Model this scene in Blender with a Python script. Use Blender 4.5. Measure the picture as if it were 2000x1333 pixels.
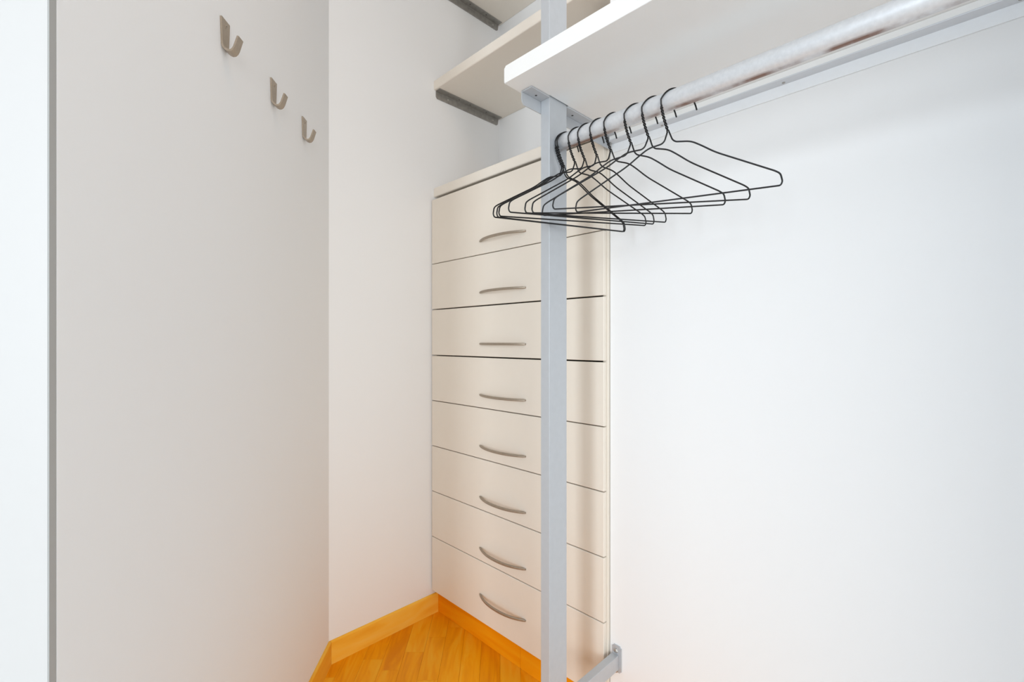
import bpy, bmesh, math, random
from mathutils import Vector, Matrix
random.seed(7)
for o in list(bpy.data.objects):
    bpy.data.objects.remove(o)
SC = bpy.context.scene
COL = SC.collection

# ------------------------------------------------------------------ camera
cam = bpy.data.cameras.new('camera')
cam.sensor_width = 36.0
cam.lens = 16.371
cam.clip_start = 0.02
cam_o = bpy.data.objects.new('camera', cam)
cam_o.location = (0, 0, 1.2)
cam_o.rotation_euler = (math.pi / 2, 0, -math.radians(44.826))
COL.objects.link(cam_o)
SC.camera = cam_o

# ------------------------------------------------------------------ light
WORLD, KEY, LAMP, FRONT, EXPO = 0.05, 63, 3.2, 63, -0.07
w = bpy.data.worlds.new('world')
SC.world = w
w.use_nodes = True
w.node_tree.nodes['Background'].inputs[0].default_value = (0.80, 0.90, 1.0, 1)
w.node_tree.nodes['Background'].inputs[1].default_value = WORLD


def area(name, loc, target, sx, sy, power, col):
    l = bpy.data.lights.new(name, 'AREA')
    l.shape = 'RECTANGLE'
    l.size, l.size_y = sx, sy
    l.energy = power
    l.color = col
    o = bpy.data.objects.new(name, l)
    o.location = loc
    o.rotation_euler = (Vector(target) - Vector(loc)).to_track_quat('-Z', 'Y').to_euler()
    COL.objects.link(o)
    return o


# daylight through the tall narrow window of the next room, behind and left of the camera
area('window_light', (-2.6, -0.45, 1.55), (1.2, 0.75, 1.2), 0.45, 2.0, KEY, (0.80, 0.90, 0.985))
# ceiling lamp of the closet, a square opal panel
area('ceiling_lamp', (0.3, 0.45, 3.06), (0.3, 0.451, 0), 0.5, 0.5, LAMP, (1.0, 0.60, 0.30))
# large fill light added behind the camera, no source seen there
area('fill_light', (-1.2, -2.3, 1.35), (0.6, 1.0, 1.1), 1.2, 1.7, FRONT, (1.0, 1.0, 0.98))

vs = SC.view_settings
vs.view_transform = 'Standard'
vs.look = 'None'
vs.gamma = 1.0
vs.use_curve_mapping = False
vs.exposure = EXPO


# ------------------------------------------------------------------ materials
def mat(name, col, rough=0.5, metal=0.0, noise=None, bump=None, spec=0.5):
    m = bpy.data.materials.new(name)
    m.use_nodes = True
    nt = m.node_tree
    b = nt.nodes['Principled BSDF']
    b.inputs['Base Color'].default_value = (*col, 1)
    b.inputs['Roughness'].default_value = rough
    b.inputs['Metallic'].default_value = metal
    b.inputs['Specular IOR Level'].default_value = spec
    tc = nt.nodes.new('ShaderNodeTexCoord')
    if noise:
        sc, amt, stretch = noise
        mp = nt.nodes.new('ShaderNodeMapping')
        mp.inputs['Scale'].default_value = stretch
        nz = nt.nodes.new('ShaderNodeTexNoise')
        nz.inputs['Scale'].default_value = sc
        nz.inputs['Detail'].default_value = 6
        nt.links.new(tc.outputs['Object'], mp.inputs[0])
        nt.links.new(mp.outputs[0], nz.inputs['Vector'])
        r = nt.nodes.new('ShaderNodeValToRGB')
        lo = [max(0, c * (1 - amt)) for c in col]
        hi = [min(1, c * (1 + amt)) for c in col]
        r.color_ramp.elements[0].position = 0.3
        r.color_ramp.elements[1].position = 0.7
        r.color_ramp.elements[0].color = (*lo, 1)
        r.color_ramp.elements[1].color = (*hi, 1)
        nt.links.new(nz.outputs['Fac'], r.inputs[0])
        nt.links.new(r.outputs[0], b.inputs['Base Color'])
    if bump:
        sc, st = bump
        nb = nt.nodes.new('ShaderNodeTexNoise')
        nb.inputs['Scale'].default_value = sc
        nb.inputs['Detail'].default_value = 4
        nt.links.new(tc.outputs['Object'], nb.inputs['Vector'])
        bp = nt.nodes.new('ShaderNodeBump')
        bp.inputs['Strength'].default_value = st
        bp.inputs['Distance'].default_value = 0.002
        nt.links.new(nb.outputs['Fac'], bp.inputs['Height'])
        nt.links.new(bp.outputs[0], b.inputs['Normal'])
    return m


def wood_mat(name, lo, mid, hi, grain_scale, per_object):
    m = bpy.data.materials.new(name)
    m.use_nodes = True
    nt = m.node_tree
    b = nt.nodes['Principled BSDF']
    b.inputs['Roughness'].default_value = 0.42
    b.inputs['Specular IOR Level'].default_value = 0.18
    tc = nt.nodes.new('ShaderNodeTexCoord')
    oi = nt.nodes.new('ShaderNodeObjectInfo')
    mp = nt.nodes.new('ShaderNodeMapping')
    mp.inputs['Scale'].default_value = grain_scale
    nt.links.new(tc.outputs['Object'], mp.inputs[0])
    ad = nt.nodes.new('ShaderNodeVectorMath')
    ad.operation = 'MULTIPLY_ADD'
    nt.links.new(oi.outputs['Random'], ad.inputs[0])
    ad.inputs[1].default_value = (31, 17, 53)
    nt.links.new(mp.outputs[0], ad.inputs[2])
    nz = nt.nodes.new('ShaderNodeTexNoise')
    nz.inputs['Scale'].default_value = 1.0
    nz.inputs['Detail'].default_value = 7
    nz.inputs['Distortion'].default_value = 1.2
    nt.links.new(ad.outputs[0], nz.inputs['Vector'])
    mx = nt.nodes.new('ShaderNodeMath')
    mx.operation = 'MULTIPLY_ADD'
    nt.links.new(oi.outputs['Random'], mx.inputs[0])
    mx.inputs[1].default_value = per_object
    sh = nt.nodes.new('ShaderNodeMath')
    sh.operation = 'SUBTRACT'
    nt.links.new(nz.outputs['Fac'], sh.inputs[0])
    sh.inputs[1].default_value = per_object * 0.5
    nt.links.new(sh.outputs[0], mx.inputs[2])
    r = nt.nodes.new('ShaderNodeValToRGB')
    e = r.color_ramp.elements
    e[0].position, e[1].position = 0.22, 0.8
    e[0].color, e[1].color = (*lo, 1), (*hi, 1)
    x = r.color_ramp.elements.new(0.5)
    x.color = (*mid, 1)
    nt.links.new(mx.outputs[0], r.inputs[0])
    nt.links.new(r.outputs[0], b.inputs['Base Color'])
    return m


M = {}
M['wall'] = mat('wall_paint', (0.885, 0.89, 0.895), 0.75, bump=(220, 0.05), spec=0.2)
M['ceiling'] = mat('ceiling_paint', (0.88, 0.88, 0.88), 0.8)
M['hall'] = mat('pale_grey', (0.66, 0.66, 0.65), 0.5, noise=(6, 0.05, (1, 1, 1)))
M['jamb'] = mat('jamb_paint', (0.64, 0.63, 0.62), 0.45)
M['border'] = mat('grey_border', (0.42, 0.42, 0.41), 0.7)  # plain grey for the thin strip at the wall end
M['cream'] = mat('cream_laminate', (0.82, 0.755, 0.665), 0.42, noise=(30, 0.005, (1, 1, 1)), spec=0.4)
M['cream_shelf'] = mat('cream_shelf_laminate', (0.86, 0.80, 0.715), 0.42, noise=(30, 0.005, (1, 1, 1)), spec=0.4)
M['white_lam'] = mat('white_laminate', (0.88, 0.88, 0.87), 0.4, noise=(30, 0.004, (1, 1, 1)), spec=0.4)
M['inside'] = mat('cabinet_inside', (0.20, 0.17, 0.14), 0.8)
M['alu'] = mat('silver_painted_steel', (0.52, 0.545, 0.575), 0.42, 0.25, noise=(60, 0.02, (1, 1, 1)))
M['rail'] = mat('silver_rail_lightened', (0.92, 0.945, 0.97), 0.42, 0.04, noise=(60, 0.015, (1, 1, 1)))  # silver lightened to offset the shade under the shelf
M['rail_flange'] = mat('silver_rail_flange', (0.68, 0.71, 0.75), 0.42, 0.15)  # silver lightened less than the leg, against the same shade
M['zinc'] = mat('zinc_plated_steel', (0.36, 0.345, 0.32), 0.45, 0.55, noise=(70, 0.14, (1, 1, 1)))
M['nickel'] = mat('brushed_nickel', (0.43, 0.36, 0.285), 0.4, 0.55, noise=(120, 0.06, (1, 1, 1)))
M['handle'] = mat('satin_bronze_nickel', (0.36, 0.30, 0.235), 0.4, 0.6, noise=(120, 0.06, (1, 1, 1)))
M['screw'] = mat('screw_steel', (0.55, 0.53, 0.50), 0.3, 0.9)
M['hole'] = mat('dark_hole', (0.05, 0.05, 0.05), 0.9)
M['black'] = mat('black_wire', (0.004, 0.004, 0.005), 0.36, 0.0, spec=0.4)
M['floor'] = wood_mat('orange_parquet', (0.78, 0.255, 0.002), (0.93, 0.365, 0.003), (0.96, 0.49, 0.03), (4, 30, 10), 0.42)
M['joint'] = mat('parquet_joint', (0.36, 0.12, 0.004), 0.8)
M['plinth'] = wood_mat('orange_plinth', (0.78, 0.22, 0.001), (0.90, 0.32, 0.002), (0.93, 0.40, 0.01), (3, 3, 22), 0.2)
M['skirting'] = wood_mat('orange_skirting', (0.88, 0.38, 0.015), (0.96, 0.52, 0.055), (0.97, 0.60, 0.11), (3, 3, 22), 0.2)


def rod_mat():
    m = mat('galvanised_rod', (0.66, 0.67, 0.69), 0.42, 0.3, bump=(200, 0.02))
    nt = m.node_tree
    b = nt.nodes['Principled BSDF']
    tc = nt.nodes.new('ShaderNodeTexCoord')
    # mottled zinc spangle
    v = nt.nodes.new('ShaderNodeTexNoise')
    v.inputs['Scale'].default_value = 140
    v.inputs['Detail'].default_value = 8
    nt.links.new(tc.outputs['Object'], v.inputs['Vector'])
    r = nt.nodes.new('ShaderNodeValToRGB')
    r.color_ramp.elements[0].position, r.color_ramp.elements[1].position = 0.35, 0.7
    r.color_ramp.elements[0].color = (0.66, 0.67, 0.69, 1)
    r.color_ramp.elements[1].color = (0.725, 0.735, 0.755, 1)
    nt.links.new(v.outputs['Fac'], r.inputs[0])
    # rust along the welded seam on the underside of the tube (a stain of the tube itself)
    sx = nt.nodes.new('ShaderNodeSeparateXYZ')
    nt.links.new(tc.outputs['Object'], sx.inputs[0])
    at = nt.nodes.new('ShaderNodeMath')
    at.operation = 'ARCTAN2'
    nt.links.new(sx.outputs['Z'], at.inputs[0])
    nt.links.new(sx.outputs['X'], at.inputs[1])
    df = nt.nodes.new('ShaderNodeMath')
    df.operation = 'SUBTRACT'
    nt.links.new(at.outputs[0], df.inputs[0])
    df.inputs[1].default_value = math.radians(-84)
    ab = nt.nodes.new('ShaderNodeMath')
    ab.operation = 'ABSOLUTE'
    nt.links.new(df.outputs[0], ab.inputs[0])
    mr = nt.nodes.new('ShaderNodeMapRange')
    mr.inputs['From Min'].default_value = 0.30
    mr.inputs['From Max'].default_value = 0.62
    mr.inputs['To Min'].default_value = 1
    mr.inputs['To Max'].default_value = 0
    nt.links.new(ab.outputs[0], mr.inputs['Value'])
    n2 = nt.nodes.new('ShaderNodeTexNoise')
    n2.inputs['Scale'].default_value = 14
    n2.inputs['Detail'].default_value = 6
    nt.links.new(tc.outputs['Object'], n2.inputs['Vector'])
    m2 = nt.nodes.new('ShaderNodeMapRange')
    m2.inputs['From Min'].default_value = 0.36
    m2.inputs['From Max'].default_value = 0.58
    nt.links.new(n2.outputs['Fac'], m2.inputs['Value'])
    mu = nt.nodes.new('ShaderNodeMath')
    mu.operation = 'MULTIPLY'
    nt.links.new(mr.outputs[0], mu.inputs[0])
    nt.links.new(m2.outputs[0], mu.inputs[1])
    mix = nt.nodes.new('ShaderNodeMix')
    mix.data_type = 'RGBA'
    nt.links.new(mu.outputs[0], mix.inputs['Factor'])
    nt.links.new(r.outputs[0], mix.inputs['A'])
    mix.inputs['B'].default_value = (0.22, 0.12, 0.085, 1)
    nt.links.new(mix.outputs['Result'], b.inputs['Base Color'])
    return m


M['rod'] = rod_mat()


# ------------------------------------------------------------------ helpers
def link(name, bm, m, parent=None, origin=None, smooth=False):
    """one mesh object; vertices are given in world space, moved to the origin (or the parent's frame)"""
    if parent is not None and origin is None:
        origin = parent.location
    org = Vector(origin) if origin is not None else Vector((0, 0, 0))
    bmesh.ops.translate(bm, verts=bm.verts, vec=-org)
    bmesh.ops.recalc_face_normals(bm, faces=bm.faces)
    me = bpy.data.meshes.new(name)
    bm.to_mesh(me)
    bm.free()
    me.materials.append(m)
    if smooth:
        for p in me.polygons:
            p.use_smooth = True
    o = bpy.data.objects.new(name, me)
    COL.objects.link(o)
    if parent is not None:
        o.parent = parent
        o.location = org - Vector(world_loc(parent))
    else:
        o.location = org
    return o


def world_loc(o):
    v = Vector(o.location)
    while o.parent is not None:
        o = o.parent
        v = v + Vector(o.location)
    return v


def part(name, bm, m, parent, origin=None, smooth=False):
    if origin is None:
        origin = world_loc(parent)
    return link(name, bm, m, parent, origin, smooth)


def empty(name, loc):
    o = bpy.data.objects.new(name, None)
    o.empty_display_size = 0.05
    o.location = loc
    COL.objects.link(o)
    return o


def tag(o, label, cat, group=None):
    o['label'] = label
    o['category'] = cat
    if group:
        o['group'] = group
    return o


def struct(o, label, cat):
    o['kind'] = 'structure'
    o['label'] = label
    o['category'] = cat
    return o


def B():
    return bmesh.new()


def box(bm, x0, x1, y0, y1, z0, z1, bev=0.0, seg=2, rot=None):
    """axis-aligned box, optionally bevelled; rot = (angle, pivot) about z"""
    r = bmesh.ops.create_cube(bm, size=1.0)
    vs_ = r['verts']
    for v in vs_:
        v.co = Vector((x0 + (v.co.x + .5) * (x1 - x0), y0 + (v.co.y + .5) * (y1 - y0), z0 + (v.co.z + .5) * (z1 - z0)))
    if bev > 0:
        es = list({e for v in vs_ for e in v.link_edges})
        rr = bmesh.ops.bevel(bm, geom=es, offset=bev, segments=seg, profile=0.5, affect='EDGES')
    return bm


def prism(bm, pts, z0, z1):
    lo = [bm.verts.new((p[0], p[1], z0)) for p in pts]
    hi = [bm.verts.new((p[0], p[1], z1)) for p in pts]
    n = len(pts)
    bm.faces.new(lo[::-1])
    bm.faces.new(hi)
    for i in range(n):
        bm.faces.new((lo[i], lo[(i + 1) % n], hi[(i + 1) % n], hi[i]))
    return bm


def loft(bm, rings, cap=True):
    prev = None
    first = None
    for ring in rings:
        cur = [bm.verts.new(p) for p in ring]
        if prev:
            n = len(cur)
            for i in range(n):
                bm.faces.new((prev[i], prev[(i + 1) % n], cur[(i + 1) % n], cur[i]))
        else:
            first = cur
        prev = cur
    if cap:
        bm.faces.new(first[::-1])
        bm.faces.new(prev)
    return bm


def tube(bm, pts, r, n=10, cap=True):
    """round tube along a polyline (parallel transport frames)"""
    pts = [Vector(p) for p in pts]
    t0 = (pts[1] - pts[0]).normalized()
    ref = Vector((0, 0, 1)) if abs(t0.z) < 0.9 else Vector((1, 0, 0))
    u = t0.cross(ref).normalized()
    rings = []
    pt = t0
    for i, p in enumerate(pts):
        if i == 0:
            t = t0
        elif i == len(pts) - 1:
            t = (pts[i] - pts[i - 1]).normalized()
        else:
            t = ((pts[i + 1] - p).normalized() + (p - pts[i - 1]).normalized()).normalized()
        q = pt.rotation_difference(t)
        u = q @ u
        pt = t
        v = t.cross(u).normalized()
        rings.append([p + (u * math.cos(2 * math.pi * k / n) + v * math.sin(2 * math.pi * k / n)) * r for k in range(n)])
    return loft(bm, rings, cap)


def round_path(pts, rad, seg=5):
    """polyline with its inner corners rounded"""
    pts = [Vector(p) for p in pts]
    out = [pts[0]]
    for i in range(1, len(pts) - 1):
        a, b, c = pts[i - 1], pts[i], pts[i + 1]
        rr = rad[i] if isinstance(rad, (list, tuple)) else rad
        rr = min(rr, (a - b).length * .45, (c - b).length * .45)
        p0 = b + (a - b).normalized() * rr
        p1 = b + (c - b).normalized() * rr
        for k in range(seg + 1):
            t = k / seg
            out.append(p0 * (1 - t) ** 2 + b * 2 * t * (1 - t) + p1 * t * t)
    out.append(pts[-1])
    return out


def disc(bm, centre, axis, r, h, n=16, dome=0.0):
    """short cylinder along axis starting at centre, slightly domed"""
    ax = Vector(axis).normalized()
    ref = Vector((0, 0, 1)) if abs(ax.z) < .9 else Vector((1, 0, 0))
    u = ax.cross(ref).normalized()
    v = ax.cross(u)
    c = Vector(centre)
    prof = [(r, 0), (r, h * .6), (r * .8, h), (r * .35, h + dome)]
    loft(bm, [[c + ax * z + (u * math.cos(2 * math.pi * k / n) + v * math.sin(2 * math.pi * k / n)) * q for k in range(n)] for q, z in prof])
    return bm


def ring(bm, centre, axis, r0, r1, h, n=16):
    ax = Vector(axis).normalized()
    ref = Vector((0, 0, 1)) if abs(ax.z) < .9 else Vector((1, 0, 0))
    u = ax.cross(ref).normalized()
    v = ax.cross(u)
    c = Vector(centre)
    prof = [(r0, 0), (r1, 0), (r1, h), (r0, h)]
    vs_ = [[bm.verts.new(c + ax * z + (u * math.cos(2 * math.pi * k / n) + v * math.sin(2 * math.pi * k / n)) * q) for k in range(n)] for q, z in prof]
    for j in range(4):
        a_, b_ = vs_[j], vs_[(j + 1) % 4]
        for k in range(n):
            bm.faces.new((a_[k], a_[(k + 1) % n], b_[(k + 1) % n], b_[k]))
    return bm


def screw(name, centre, axis, r, parent, m=None):
    """pan-head screw with a cross slot"""
    bm = B()
    disc(bm, centre, axis, r, r * .45, 14, r * .12)
    o = part(name, bm, m or M['screw'], parent, smooth=False)
    ax = Vector(axis).normalized()
    ref = Vector((0, 0, 1)) if abs(ax.z) < .9 else Vector((1, 0, 0))
    u = ax.cross(ref).normalized()
    return o


# ------------------------------------------------------------------ the setting
XW, YC = 1.215, 0.7968           # face of the right wall, its far corner at the niche
YB = 1.703                      # back wall
XN = 1.603                      # rear wall of the niche
ZC = 3.10                       # ceiling
AD = Vector((0.6526, 0.7577))   # along the slanted left wall, towards the back
AN = Vector((0.7577, -0.6526))  # its normal, into the room
A0 = Vector((0.729, 1.6958))    # a point on its face


def aw(s, o=0.0):
    p = A0 + AD * s + AN * o
    return (p.x, p.y)


def a_hit(y, o=0.0):            # where the slanted face (offset o) meets y
    s = (y - A0.y - AN.y * o) / AD.y
    return aw(s, o)


SE = -1.106                     # near end of the slanted wall
corner = a_hit(YB)

bm = prism(B(), [(1.75, -.2), (1.75, 2.6), (-.2, 2.6), (-.2, .948)], -0.12, -0.0022)
floor = link('floor', bm, M['joint'])
struct(floor, 'orange parquet floor of short strips laid at a slant', 'floor')
bm = prism(B(), [(-.2, 2.6), (-3.4, 2.6), (-3.4, -2.4), (1.75, -2.4), (1.75, -.2), (-.2, .948)], -0.12, -0.0022)  # unseen floor, made pale to bounce neutral light into the closet
struct(link('floor_bounce', bm, M['hall']), 'pale hall floor added out of view for neutral bounce light', 'floor')
bm = box(B(), -3.4, 1.75, -2.4, 2.6, ZC, ZC + 0.12)
struct(link('ceiling', bm, M['ceiling']), 'plain white ceiling high above the closet', 'ceiling')
bm = box(B(), XW, 1.75, -2.4, YC, -0.002, ZC)
struct(link('wall_right', bm, M['wall']), 'large plain white wall behind the hanging rod', 'wall')
bm = box(B(), .62, XW, -.56, -.44, -0.002, ZC)  # unseen stub added to block light from the right wall
struct(link('wall_blocker', bm, M['wall']), 'short white wall stub added out of view to dim the right wall', 'wall')
bm = box(B(), XN, 1.75, YC, YB, -0.002, ZC)
struct(link('wall_niche', bm, M['wall']), 'white rear wall of the niche above the drawer cabinet', 'wall')
bm = prism(B(), [corner, (1.75, YB), (1.75, YB + .12), (corner[0] - .05, YB + .12)], -0.002, ZC)
struct(link('wall_back', bm, M['wall']), 'narrow white back wall between the slanted wall and the drawers', 'wall')
p_in = (corner[0] - .05, YB + .12)
bm = prism(B(), [aw(SE), corner, p_in, aw(SE, -.14)], -0.002, ZC)
struct(link('wall_left', bm, M['wall']), 'slanted white left wall with three coat hooks', 'wall')
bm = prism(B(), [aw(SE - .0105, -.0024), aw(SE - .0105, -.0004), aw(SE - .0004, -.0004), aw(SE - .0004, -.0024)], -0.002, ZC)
struct(link('trim_1', bm, M['border']), 'thin grey strip between the left wall and the white jamb', 'trim')
bm = prism(B(), [aw(SE - .0105, -.0026), aw(SE - .0004, -.0026), aw(SE - .0004, -.17), aw(SE - .0105, -.17)], -0.002, ZC)
struct(link('trim_2', bm, M['jamb']), 'bright white door jamb at the left end of the slanted wall', 'door jamb')

bm = prism(B(), [(-3.4, 2.30), (1.75, 2.30), (1.75, 2.40), (-3.4, 2.40)], -0.002, ZC)
struct(link('wall_hall', bm, M['hall']), 'pale grey hall wall far behind the slanted wall, outside the frame', 'wall')

# parquet strips, each an object of its own under the floor
room = [(1.2262, .1105), (1.2262, 1.6955), a_hit(1.6955, .0095), aw(SE, .0095), (.03, .815)]


def clip(poly, clipper):
    def inside(p, a, b):
        return (b[0] - a[0]) * (p[1] - a[1]) - (b[1] - a[1]) * (p[0] - a[0]) >= -1e-9

    def inter(p, q, a, b):
        d1 = (b[0] - a[0]) * (p[1] - a[1]) - (b[1] - a[1]) * (p[0] - a[0])
        d2 = (b[0] - a[0]) * (q[1] - a[1]) - (b[1] - a[1]) * (q[0] - a[0])
        t = d1 / (d1 - d2)
        return (p[0] + (q[0] - p[0]) * t, p[1] + (q[1] - p[1]) * t)
    out = list(poly)
    for i in range(len(clipper)):
        a, b = clipper[i], clipper[(i + 1) % len(clipper)]
        src, out = out, []
        for j in range(len(src)):
            p, q = src[j - 1], src[j]
            if inside(q, a, b):
                if not inside(p, a, b):
                    out.append(inter(p, q, a, b))
                out.append(q)
            elif inside(p, a, b):
                out.append(inter(p, q, a, b))
        if len(out) < 3:
            return []
    return out


F1 = Vector((math.cos(math.radians(46.5)), math.sin(math.radians(46.5))))
F2 = Vector((-F1.y, F1.x))
WID = 0.0735
row = -24
while row < 20:
    v0 = row * WID + 0.004
    t = -2.2 + random.uniform(0, .3)
    while t < 2.4:
        ln = random.choice((.24, .30, .36, .42))
        g = .0003
        q = [(t + g, v0 + g), (t + ln - g, v0 + g), (t + ln - g, v0 + WID - g), (t + g, v0 + WID - g)]
        poly = [tuple(F1 * a_ + F2 * b_) for a_, b_ in q]
        c = clip(poly, room)
        if c:
            area_ = abs(sum(c[i - 1][0] * c[i][1] - c[i][0] * c[i - 1][1] for i in range(len(c)))) / 2
            mx = sum(p[0] for p in c) / len(c)
            my = sum(p[1] for p in c) / len(c)
            if area_ > 2e-5:
                b_ = prism(B(), c, -0.008, random.uniform(-.0002, .0001))
                # the strip's own frame: x along its grain
                rot = Matrix.Rotation(-math.atan2(F1.y, F1.x), 4, 'Z')
                bmesh.ops.translate(b_, verts=b_.verts, vec=(-mx, -my, 0))
                bmesh.ops.transform(b_, matrix=rot, verts=b_.verts)
                bmesh.ops.recalc_face_normals(b_, faces=b_.faces)
                me = bpy.data.meshes.new('floor_strip')
                b_.to_mesh(me)
                b_.free()
                me.materials.append(M['floor'])
                o = bpy.data.objects.new('floor_strip', me)
                COL.objects.link(o)
                o.parent = floor
                o.location = (mx, my, 0)
                o.rotation_euler = (0, 0, math.atan2(F1.y, F1.x))
        t += ln
    row += 1


# skirting boards with a rounded top edge
def skirting(name, front0, front1, back0, back1, h, label):
    def ringat(f, b_):
        f, b_ = Vector(f), Vector(b_)
        prof = [(0, 0), (0, h - .006), (.15, h - .0025), (.45, h), (1, h), (1, 0)]
        return [(f + (b_ - f) * k).to_3d() + Vector((0, 0, z)) for k, z in prof]
    bm_ = loft(B(), [ringat(front0, back0), ringat(front1, back1)])
    bmesh.ops.triangulate(bm_, faces=[f for f in bm_.faces if len(f.verts) > 4])
    return struct(link(name, bm_, M['skirting'], origin=((front0[0] + front1[0]) / 2, (front0[1] + front1[1]) / 2, 0)), label, 'skirting board')


cf = a_hit(1.695, .010)
skirting('baseboard_back', (cf[0] + .0006, 1.695), (1.2236, 1.695), (corner[0] + .0004, 1.7028), (1.2236, 1.7028), .086,
         'short orange wooden skirting board along the back wall')
skirting('baseboard_left', aw(SE - .01, .010), (cf[0] - .0004, cf[1] - .0006), aw(SE - .01, .0003), (corner[0] - .0004, corner[1] - .0006), .086,
         'orange wooden skirting board along the slanted left wall')

# ------------------------------------------------------------------ drawer cabinet
CAB = empty('drawer_cabinet', (1.40, 1.245, 0))
tag(CAB, 'tall cream cabinet of eight drawers with bow handles in the niche', 'cabinet')
Y0, Y1 = .7990, 1.700
XF, XC = 1.190, 1.2062
for ya, yb in ((Y0, Y0 + .018), (Y1 - .018, Y1)):
    part('side_panel', box(box(B(), XC, 1.600, ya, yb, .1048, 1.822, .0008, 1), 1.235, 1.600, ya, yb, 0, .1046), M['cream'], CAB)
part('top_panel', box(B(), XC + .02, 1.598, Y0 + .019, Y1 - .019, 1.803, 1.821), M['cream'], CAB)
part('bottom_panel', box(B(), XC + .02, 1.598, Y0 + .019, Y1 - .019, .105, .123), M['inside'], CAB)
part('back_panel', box(B(), 1.585, 1.598, Y0 + .019, Y1 - .019, .124, 1.802), M['inside'], CAB)
for ya, yb in ((Y0 + .001, 1.1882), (1.1890, Y1)):
    bm = box(B(), 1.2239, 1.234, ya, yb, 0.0, .1045, .0008, 1)
    part('plinth_board', bm, M['plinth'], CAB, origin=(1.228, (ya + yb) / 2, .05))
lines = [1.8175, 1.5365, 1.3370, 1.1375, .9395, .7415, .5430, .3440, .1075]
gaps = [.002, .0026, .0044, .0046, .003, .003, .003, .003, .002]
for i in range(8):
    zt = lines[i] - (gaps[i] / 2 if i else 0)
    zb = lines[i + 1] + gaps[i + 1] / 2
    ya, yb = .8032, 1.6968
    bm = box(B(), XF, XC - .0004, ya, yb, zb, zt, .0022, 3)
    d = part('drawer', bm, M['cream'], CAB, origin=(XF, (ya + yb) / 2, zb))
    bx = B()
    box(bx, XC + .001, 1.56, ya + .03, yb - .03, zb + .03, zb + .13)
    part('drawer_box', bx, M['inside'], d)
    # bow handle: a flat bar bent out of the front
    zh = (lines[i + 1] + .0515) if i < 7 else .2145
    ya, yb = 1.1275, 1.3745
    rings = []
    n = 26
    for k in range(n + 1):
        t = k / n
        y = ya + (yb - ya) * t
        s = 2 * t - 1
        out = .0315 * (1 - abs(s) ** 2.3) + .0006
        # half thickness grows thinner near the ends
        hz = .0046 * (0.82 + .18 * (1 - s * s))
        th = .0065
        xo = XF - out - th * .5
        xi = XF - out + th * .5
        if k in (0, n):
            hz *= .7
        xi = min(xi, XF - .0001)
        rings.append([(xo, y, zh - hz * .6), (xo + .0012, y, zh - hz), (xi, y, zh - hz), (xi, y, zh + hz), (xo + .0012, y, zh + hz), (xo, y, zh + hz * .6)])
    hb = loft(B(), rings)
    part('handle', hb, M['handle'], d, smooth=False)

# ------------------------------------------------------------------ shelves in the niche
SX0 = 1.2055


def niche_shelf(z0, z1, label):
    bm_ = box(B(), SX0, XN - .001, YC + .003, YB - .0006, z0, z1)
    es_ = [e for e in bm_.edges if all(abs(v.co.x - SX0) < 1e-4 for v in e.verts) and abs(e.verts[0].co.y - e.verts[1].co.y) > .1]
    bmesh.ops.bevel(bm_, geom=es_, offset=.005, segments=3, profile=.5, affect='EDGES')
    o = link('niche_shelf', bm_, M['cream_shelf'], origin=(1.40, 1.245, z0))
    return tag(o, label, 'shelf', 'cream shelves in the niche')


niche_shelf(1.8355, 1.8765, 'cream shelf board lying directly over the drawer cabinet')
niche_shelf(2.3105, 2.3515, 'cream niche shelf midway between the cabinet and the topmost shelf')
niche_shelf(2.7825, 2.8235, 'topmost cream niche shelf, only its underside in view')


def wall_angle(zs, label):
    """steel angle screwed to the back wall under a niche shelf"""
    x0, x1 = 1.2155, 1.5935
    yb = YB - .0008
    root = empty('shelf_bracket', (1.40, YB, zs - .035))
    tag(root, label, 'bracket', 'steel angles under the niche shelves')
    t = .0025
    bm_ = B()
    box(bm_, x0, x1, yb - .030, yb, zs - t - .0004, zs - .0004, .0006, 1)
    part('flange', bm_, M['zinc'], root)
    bm_ = B()
    # leg with clipped lower corners
    z0, z1 = zs - .0345, zs - t - .0006
    loft(bm_, [[(x0, y, z1), (x0, y, z0 + .008), (x0 + .006, y, z0), (x1 - .012, y, z0), (x1 - .004, y, z0 + .006), (x1, y, z1)] for y in (yb - t, yb)])
    part('leg', bm_, M['zinc'], root)
    for x in (1.281, 1.556):
        bm_ = disc(B(), (x, yb - t, zs - .018), (0, -1, 0), .0048, .0028, 16, .0006)
        part('screw', bm_, M['screw'], root, smooth=True)
        bm_ = disc(B(), (x, yb - t - .0034, zs - .018), (0, -1, 0), .0016, .0004, 8)
    for x in (1.335, 1.40, 1.50):
        bm_ = disc(B(), (x, yb - .016, zs - t - .0003), (0, 0, -1), .0028, .0007, 12)
        part('hole', bm_, M['hole'], root)
    return root


wall_angle(2.3105, 'grey steel angle bracket screwed to the back wall under the middle niche shelf')
wall_angle(2.7825, 'grey steel angle bracket under the topmost niche shelf, cut by the frame')

# ------------------------------------------------------------------ front shelf, post, rail, arm, rod
ZS = 1.8135
PX0, PX1, PY0, PY1 = .8885, .9580, .7609, .7900


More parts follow.
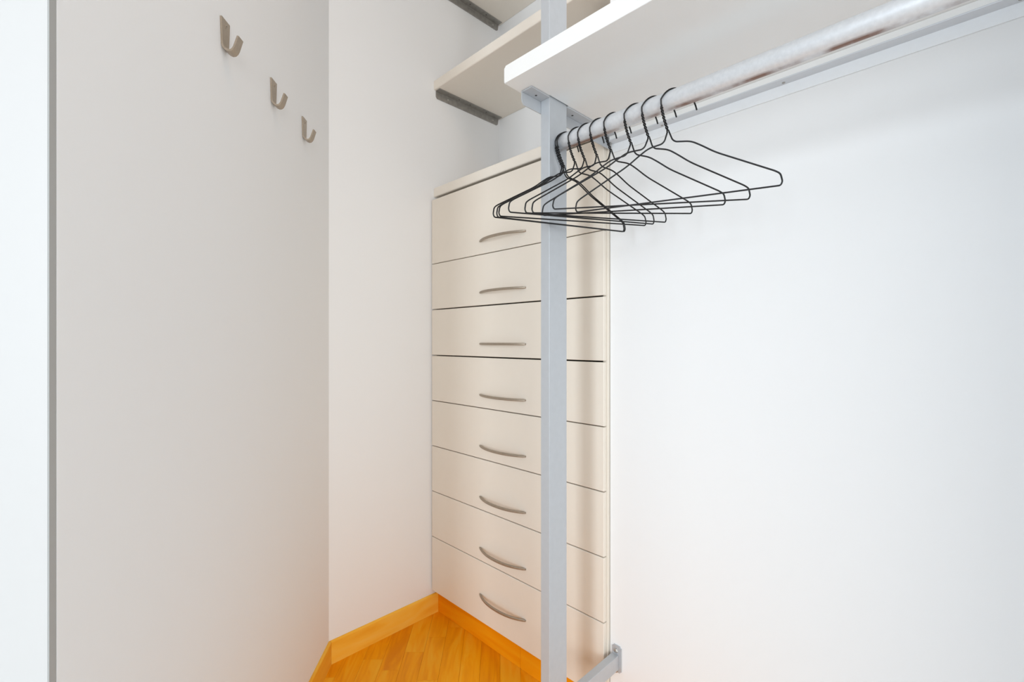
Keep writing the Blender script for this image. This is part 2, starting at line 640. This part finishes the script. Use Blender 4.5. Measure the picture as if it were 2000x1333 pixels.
def grid_slab(xs, ys, omit, z0, z1):
    bm_ = B()
    V = {}

    def v(i, j, k):
        if (i, j, k) not in V:
            V[(i, j, k)] = bm_.verts.new((xs[i], ys[j], (z0, z1)[k]))
        return V[(i, j, k)]
    nx, ny = len(xs) - 1, len(ys) - 1

    def on(i, j):
        return 0 <= i < nx and 0 <= j < ny and (i, j) not in omit
    for i in range(nx):
        for j in range(ny):
            if not on(i, j):
                continue
            bm_.faces.new((v(i, j, 0), v(i, j + 1, 0), v(i + 1, j + 1, 0), v(i + 1, j, 0)))
            bm_.faces.new((v(i, j, 1), v(i + 1, j, 1), v(i + 1, j + 1, 1), v(i, j + 1, 1)))
            for di, dj, a_, b_ in ((-1, 0, (i, j + 1), (i, j)), (1, 0, (i + 1, j), (i + 1, j + 1)), (0, -1, (i, j), (i + 1, j)), (0, 1, (i + 1, j + 1), (i, j + 1))):
                if not on(i + di, j + dj):
                    bm_.faces.new((v(*a_, 0), v(*b_, 0), v(*b_, 1), v(*a_, 1)))
    return bm_


FX = .7685
ye = .8035
bm = grid_slab([FX, PX0 - .0025, PX1 + .0035, XW - .001], [-.439, PY0 - .0035, PY1 + .0045, ye], {(1, 1)}, ZS, ZS + .040)
es = []
for e in bm.edges:
    a_, b_ = e.verts[0].co, e.verts[1].co
    if abs(a_.x - FX) < 1e-5 and abs(b_.x - FX) < 1e-5 and (abs(a_.z - b_.z) < 1e-6 or (a_.y > ye - 1e-4 and b_.y > ye - 1e-4)):
        es.append(e)
    elif abs(a_.y - ye) < 1e-5 and abs(b_.y - ye) < 1e-5 and abs(a_.z - b_.z) < 1e-6:
        es.append(e)
bmesh.ops.bevel(bm, geom=es, offset=.0055, segments=3, profile=.5, affect='EDGES')
tag(link('closet_shelf', bm, M['white_lam'], origin=(1.0, .2, ZS)), 'wide white shelf above the hanging rod, notched around the steel post', 'shelf')

# post: rectangular steel tube from floor to ceiling
POST = tag(link('support_post', box(B(), PX0, PX1, PY0, PY1, 0.001, ZC - .002, .0016, 2), M['alu'], origin=((PX0 + PX1) / 2, (PY0 + PY1) / 2, 0)),
           'tall silver rectangular post carrying the shelf and the rod', 'post')

# arm: angle running from the front tip past the post to the wall, holding up the shelf
ARM = empty('angle_bracket', (.99, .79, ZS - .035))
tag(ARM, 'silver angle arm under the left end of the white shelf, fixed to the post', 'bracket')
zt = ZS - .0008
t = .003
bm = B()
x0, x1 = .8205, 1.2048
z0 = 1.7800
loft(bm, [[(x0, y, zt), (x0, y, z0 + .012), (x0 + .002, y, z0 + .006), (x0 + .008, y, z0), (x1, y, z0), (x1, y, zt)] for y in (PY1 + .0004, PY1 + .0034)])
part('leg', bm, M['alu'], ARM)
for xa, xb in ((x0, PX0 - .0004), (PX1 + .0006, 1.182)):
    part('flange', box(B(), xa, xb, PY0 - .002, PY1 + .0002, zt - t, zt, .0006, 1), M['alu'], ARM)
for x in (.857, 1.003, 1.12):
    part('hole', disc(B(), (x, .7775, zt - t + .0002), (0, 0, -1), .0030, .0007, 12), M['hole'], ARM)

# wall rail: angle along the right wall
RAIL = empty('wall_rail', (XW, .17, 1.7705))
tag(RAIL, 'long silver angle rail screwed along the white wall behind the rod', 'rail')
yr0, yr1 = -.438, .7885
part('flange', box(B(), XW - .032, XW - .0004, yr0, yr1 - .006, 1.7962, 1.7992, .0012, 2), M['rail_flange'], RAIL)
part('gap_filler', box(B(), XW - .0305, XW - .0008, yr0, yr1 - .008, 1.7994, ZS - .0003), M['white_lam'], RAIL)  # filler added so the shaded gap under the shelf looks light
bm = B()
loft(bm, [[(x, yr0, 1.7990), (x, yr0, 1.7705), (x, yr1 - .004, 1.7705), (x, yr1 - .001, 1.7715), (x, yr1, 1.775), (x, yr1, 1.7990)] for x in (XW - .0036, XW - .0004)])
part('leg', bm, M['rail'], RAIL)
for y in (.62, .32, -.05):
    part('screw', disc(B(), (XW - .014, y, 1.7962), (0, 0, -1), .0034, .0014, 12, .0003), M['zinc'], RAIL)

# rod: galvanised tube
RX, RZ, RR = .9235, 1.7040, .0195
bm = B()
n = 40
ys_ = [-.4395 + (PY0 - .0004 + .4395) * k / 24 for k in range(25)]
loft(bm, [[(RX + RR * math.cos(2 * math.pi * k / n), y, RZ + RR * math.sin(2 * math.pi * k / n)) for k in range(n)] for y in ys_])
ROD = tag(link('hanging_rod', bm, M['rod'], origin=(RX, .16, RZ), smooth=True), 'round galvanised rod with rusty underside, the black hangers hang on it', 'clothes rod')

# floor brace between the wall and the foot of the post
BR = empty('floor_brace', (1.09, .776, .204))
tag(BR, 'low silver square tube bracing the foot of the post to the wall', 'brace')
part('brace_tube', box(B(), PX1 + .0005, XW - .0045, .7640, .7870, .2140, .2570, .0012, 2), M['alu'], BR)
bm = box(B(), XW - .0045, XW - .0005, .7560, .7875, .2040, .2830)
es = [e for e in bm.edges if abs(e.verts[0].co.x - e.verts[1].co.x) > .001]
bmesh.ops.bevel(bm, geom=es, offset=.005, segments=3, affect='EDGES')
part('wall_plate', bm, M['alu'], BR)
for z in (.2680, .2095):
    s = part('screw', disc(B(), (XW - .0045, .7735, z), (-1, 0, 0), .0072, .0045, 6 if z > .25 else 14, .001), M['screw'], BR)

# ------------------------------------------------------------------ coat hooks on the slanted wall
prof = [(.0024, 0), (.0024, -.0565), (.0034, -.0605), (.0062, -.0645), (.0105, -.0680), (.0165, -.0702), (.0220, -.0696), (.0265, -.0660), (.0298, -.0605), (.0338, -.0500), (.0385, -.0375)]
wid = [.0165, .0125, .0120, .0116, .0113, .0110, .0108, .0106, .0104, .0102, .0098]
TK = .0042


prof = [(.0024 + (o_ - .0024) * .88, z_) for o_, z_ in prof]


def coat_hook(s0, ztop, label):
    o3 = aw(s0, 0)
    org = Vector((o3[0], o3[1], ztop - .07))
    bm_ = B()
    rings_ = []
    for i_, (o_, z) in enumerate(prof):
        a_ = prof[max(0, i_ - 1)]
        b_ = prof[min(len(prof) - 1, i_ + 1)]
        tx, tz = b_[0] - a_[0], b_[1] - a_[1]
        L_ = math.hypot(tx, tz)
        nx, nz = -tz / L_ * TK / 2, tx / L_ * TK / 2
        w_ = wid[i_]
        r_ = []
        for ss, kk in ((-1, -1), (1, -1), (1, 1), (-1, 1)):
            p = aw(s0 + ss * w_, o_ + kk * nx)
            r_.append((p[0], p[1], ztop + z + kk * nz))
        rings_.append(r_)
    loft(bm_, rings_)
    es_ = [e for e in bm_.edges if e.calc_face_angle(0) > .9]
    bmesh.ops.bevel(bm_, geom=es_, offset=.0007, segments=1, affect='EDGES')
    root = link('coat_hook', bm_, M['nickel'], origin=org)
    tag(root, label, 'hook', 'coat hooks on the slanted wall')
    p = aw(s0, .0044)
    part('screw', disc(B(), (p[0], p[1], ztop - .013), (AN.x, AN.y, 0), .0042, .0012, 14, .0004), M['nickel'], root)
    p = aw(s0, .0058)
    part('screw_slot', disc(B(), (p[0], p[1], ztop - .013), (AN.x, AN.y, 0), .0014, .0004, 8), M['hole'], root)
    return root


coat_hook(-.7030, 1.899, 'largest and nearest brushed nickel coat hook, high on the slanted wall')
coat_hook(-.4620, 1.9025, 'middle brushed nickel coat hook between two others on the slanted wall')
coat_hook(-.2400, 1.906, 'smallest and farthest brushed nickel coat hook, near the wall corner')

# ------------------------------------------------------------------ wire hangers
HANGERS = [  # y on the rod, body yaw, roll, shift, dz, scale, label
    (.4632, -68.4, 1.0, .0020, .0010, 1.033, 'black wire hanger nearest the camera, turned flat to view, reaching farthest right'),
    (.5074, -58.3, -.9, -.0025, .0015, 1.038, 'black wire hanger second from the open front end of the rod'),
    (.5506, -57.5, 0.0, -.0029, -.0028, 1.0, 'black wire hanger third from the open front end of the rod'),
    (.6035, -35.7, 2.3, .0027, .0011, .985, 'black wire hanger fourth from the front, half turned, first with a less open swing'),
    (.6426, -23.1, 2.3, .0032, -.0019, .985, 'black wire hanger in the exact middle of the nine on the rod'),
    (.6779, -25.3, .8, 0.0, .0027, 1.0, 'black wire hanger fourth from the steel post'),
    (.7068, -27.9, .9, 0.0, .0015, 1.0, 'black wire hanger third from the steel post, first clear of the touching pair'),
    (.7420, -16.0, 1.5, .0025, -.0013, .995, 'front one of the two touching black wire hangers by the post'),
    (.7478, -17.2, 1.2, .0010, -.0007, .998, 'last black wire hanger, touching the steel post with its hook'),
]
HP = [(.0017, 0), (.0048, -.0095), (.0076, -.0180), (.0135, -.0235), (.0410, -.0285), (.0600, -.0410), (.0850, -.0595),
      (.1870, -.1150), (.1955, -.1215), (.1985, -.1370), (.1955, -.1445)]
HRAD = [0, .006, .006, .008, .010, .010, .020, .008, .006, .006]
WR = .00165
for (hy, yaw, roll, sh, dz, scl, label) in HANGERS:
    root = empty('wire_hanger', (RX, hy, 1.640))
    tag(root, label, 'hanger', 'black wire hangers on the rod')
    ya = math.radians(yaw)
    # how far the springy hook winds along the rod between neck and tip
    wind = .043 if yaw < -50 else (.024 if hy > .73 else .030)
    ro = math.radians(roll)
    bd = Vector((math.cos(ya), math.sin(ya), 0))
    hd = Vector((1, 0, 0))
    fork = Vector((RX, hy, 1.640))

    def body(u, z):
        u2 = u * scl
        k = min(1.0, abs(u) / .04)
        uu = u2 * math.cos(ro) - z * math.sin(ro) + sh * k
        zz = z * math.cos(ro) + u2 * math.sin(ro) + dz * k
        return fork + bd * uu + Vector((0, 0, zz))

    def hook(u, z, v=0.0):
        return fork + Vector((u, v, z - 1.640))
    # frame: one bent wire from the left of the fork, round the bar, to the right of the fork
    right = [body(u, z) for u, z in HP]
    left = [body(-u, z) for u, z in HP]
    path = left + right[::-1]
    rads = [HRAD[k] if k < len(HRAD) else .006 for k in range(len(HP))]
    path = round_path(path, rads + rads[::-1], 5)
    part('wire_frame', tube(B(), path, WR, 8), M['black'], root, smooth=True)
    # twisted neck: two strands around the leaning neck line
    n0, n1 = hook(0, 1.6405), hook(-.0222, 1.6890, .004)
    axn = (n1 - n0).normalized()
    e1 = axn.cross(Vector((0, 0, 1))).normalized()
    e2 = axn.cross(e1)
    bmn = B()
    for ph in (0, math.pi):
        pts = []
        for k in range(41):
            tt = k / 40
            # slight S of the neck
            c = n0 + (n1 - n0) * tt + hd * (.0035 * math.sin(math.pi * tt)) * -1
            a_ = ph + tt * 2 * math.pi * 4.0
            pts.append(c + (e1 * math.cos(a_) + e2 * math.sin(a_)) * .0018)
        tube(bmn, pts, .0015, 7)
    part('twisted_neck', bmn, M['black'], root, smooth=True)
    # hook over the rod
    cx, cz, R_ = .0026, 1.6996, .0262
    pts = [hook(-.0214, 1.6868, .0038), hook(-.0232, 1.6934, .004)]
    for k in range(25):
        a_ = math.radians(176 - k * (176 + 4) / 24)
        pts.append(hook(cx + R_ * math.cos(a_), cz + R_ * math.sin(a_), .004 - (wind + .004) * k / 24))
    pts.append(hook(.0290, 1.6890, -wind - .003))
    pts.append(hook(.0300, 1.6800, -wind - .005))
    part('hook', tube(B(), pts, WR, 8), M['black'], root, smooth=True)
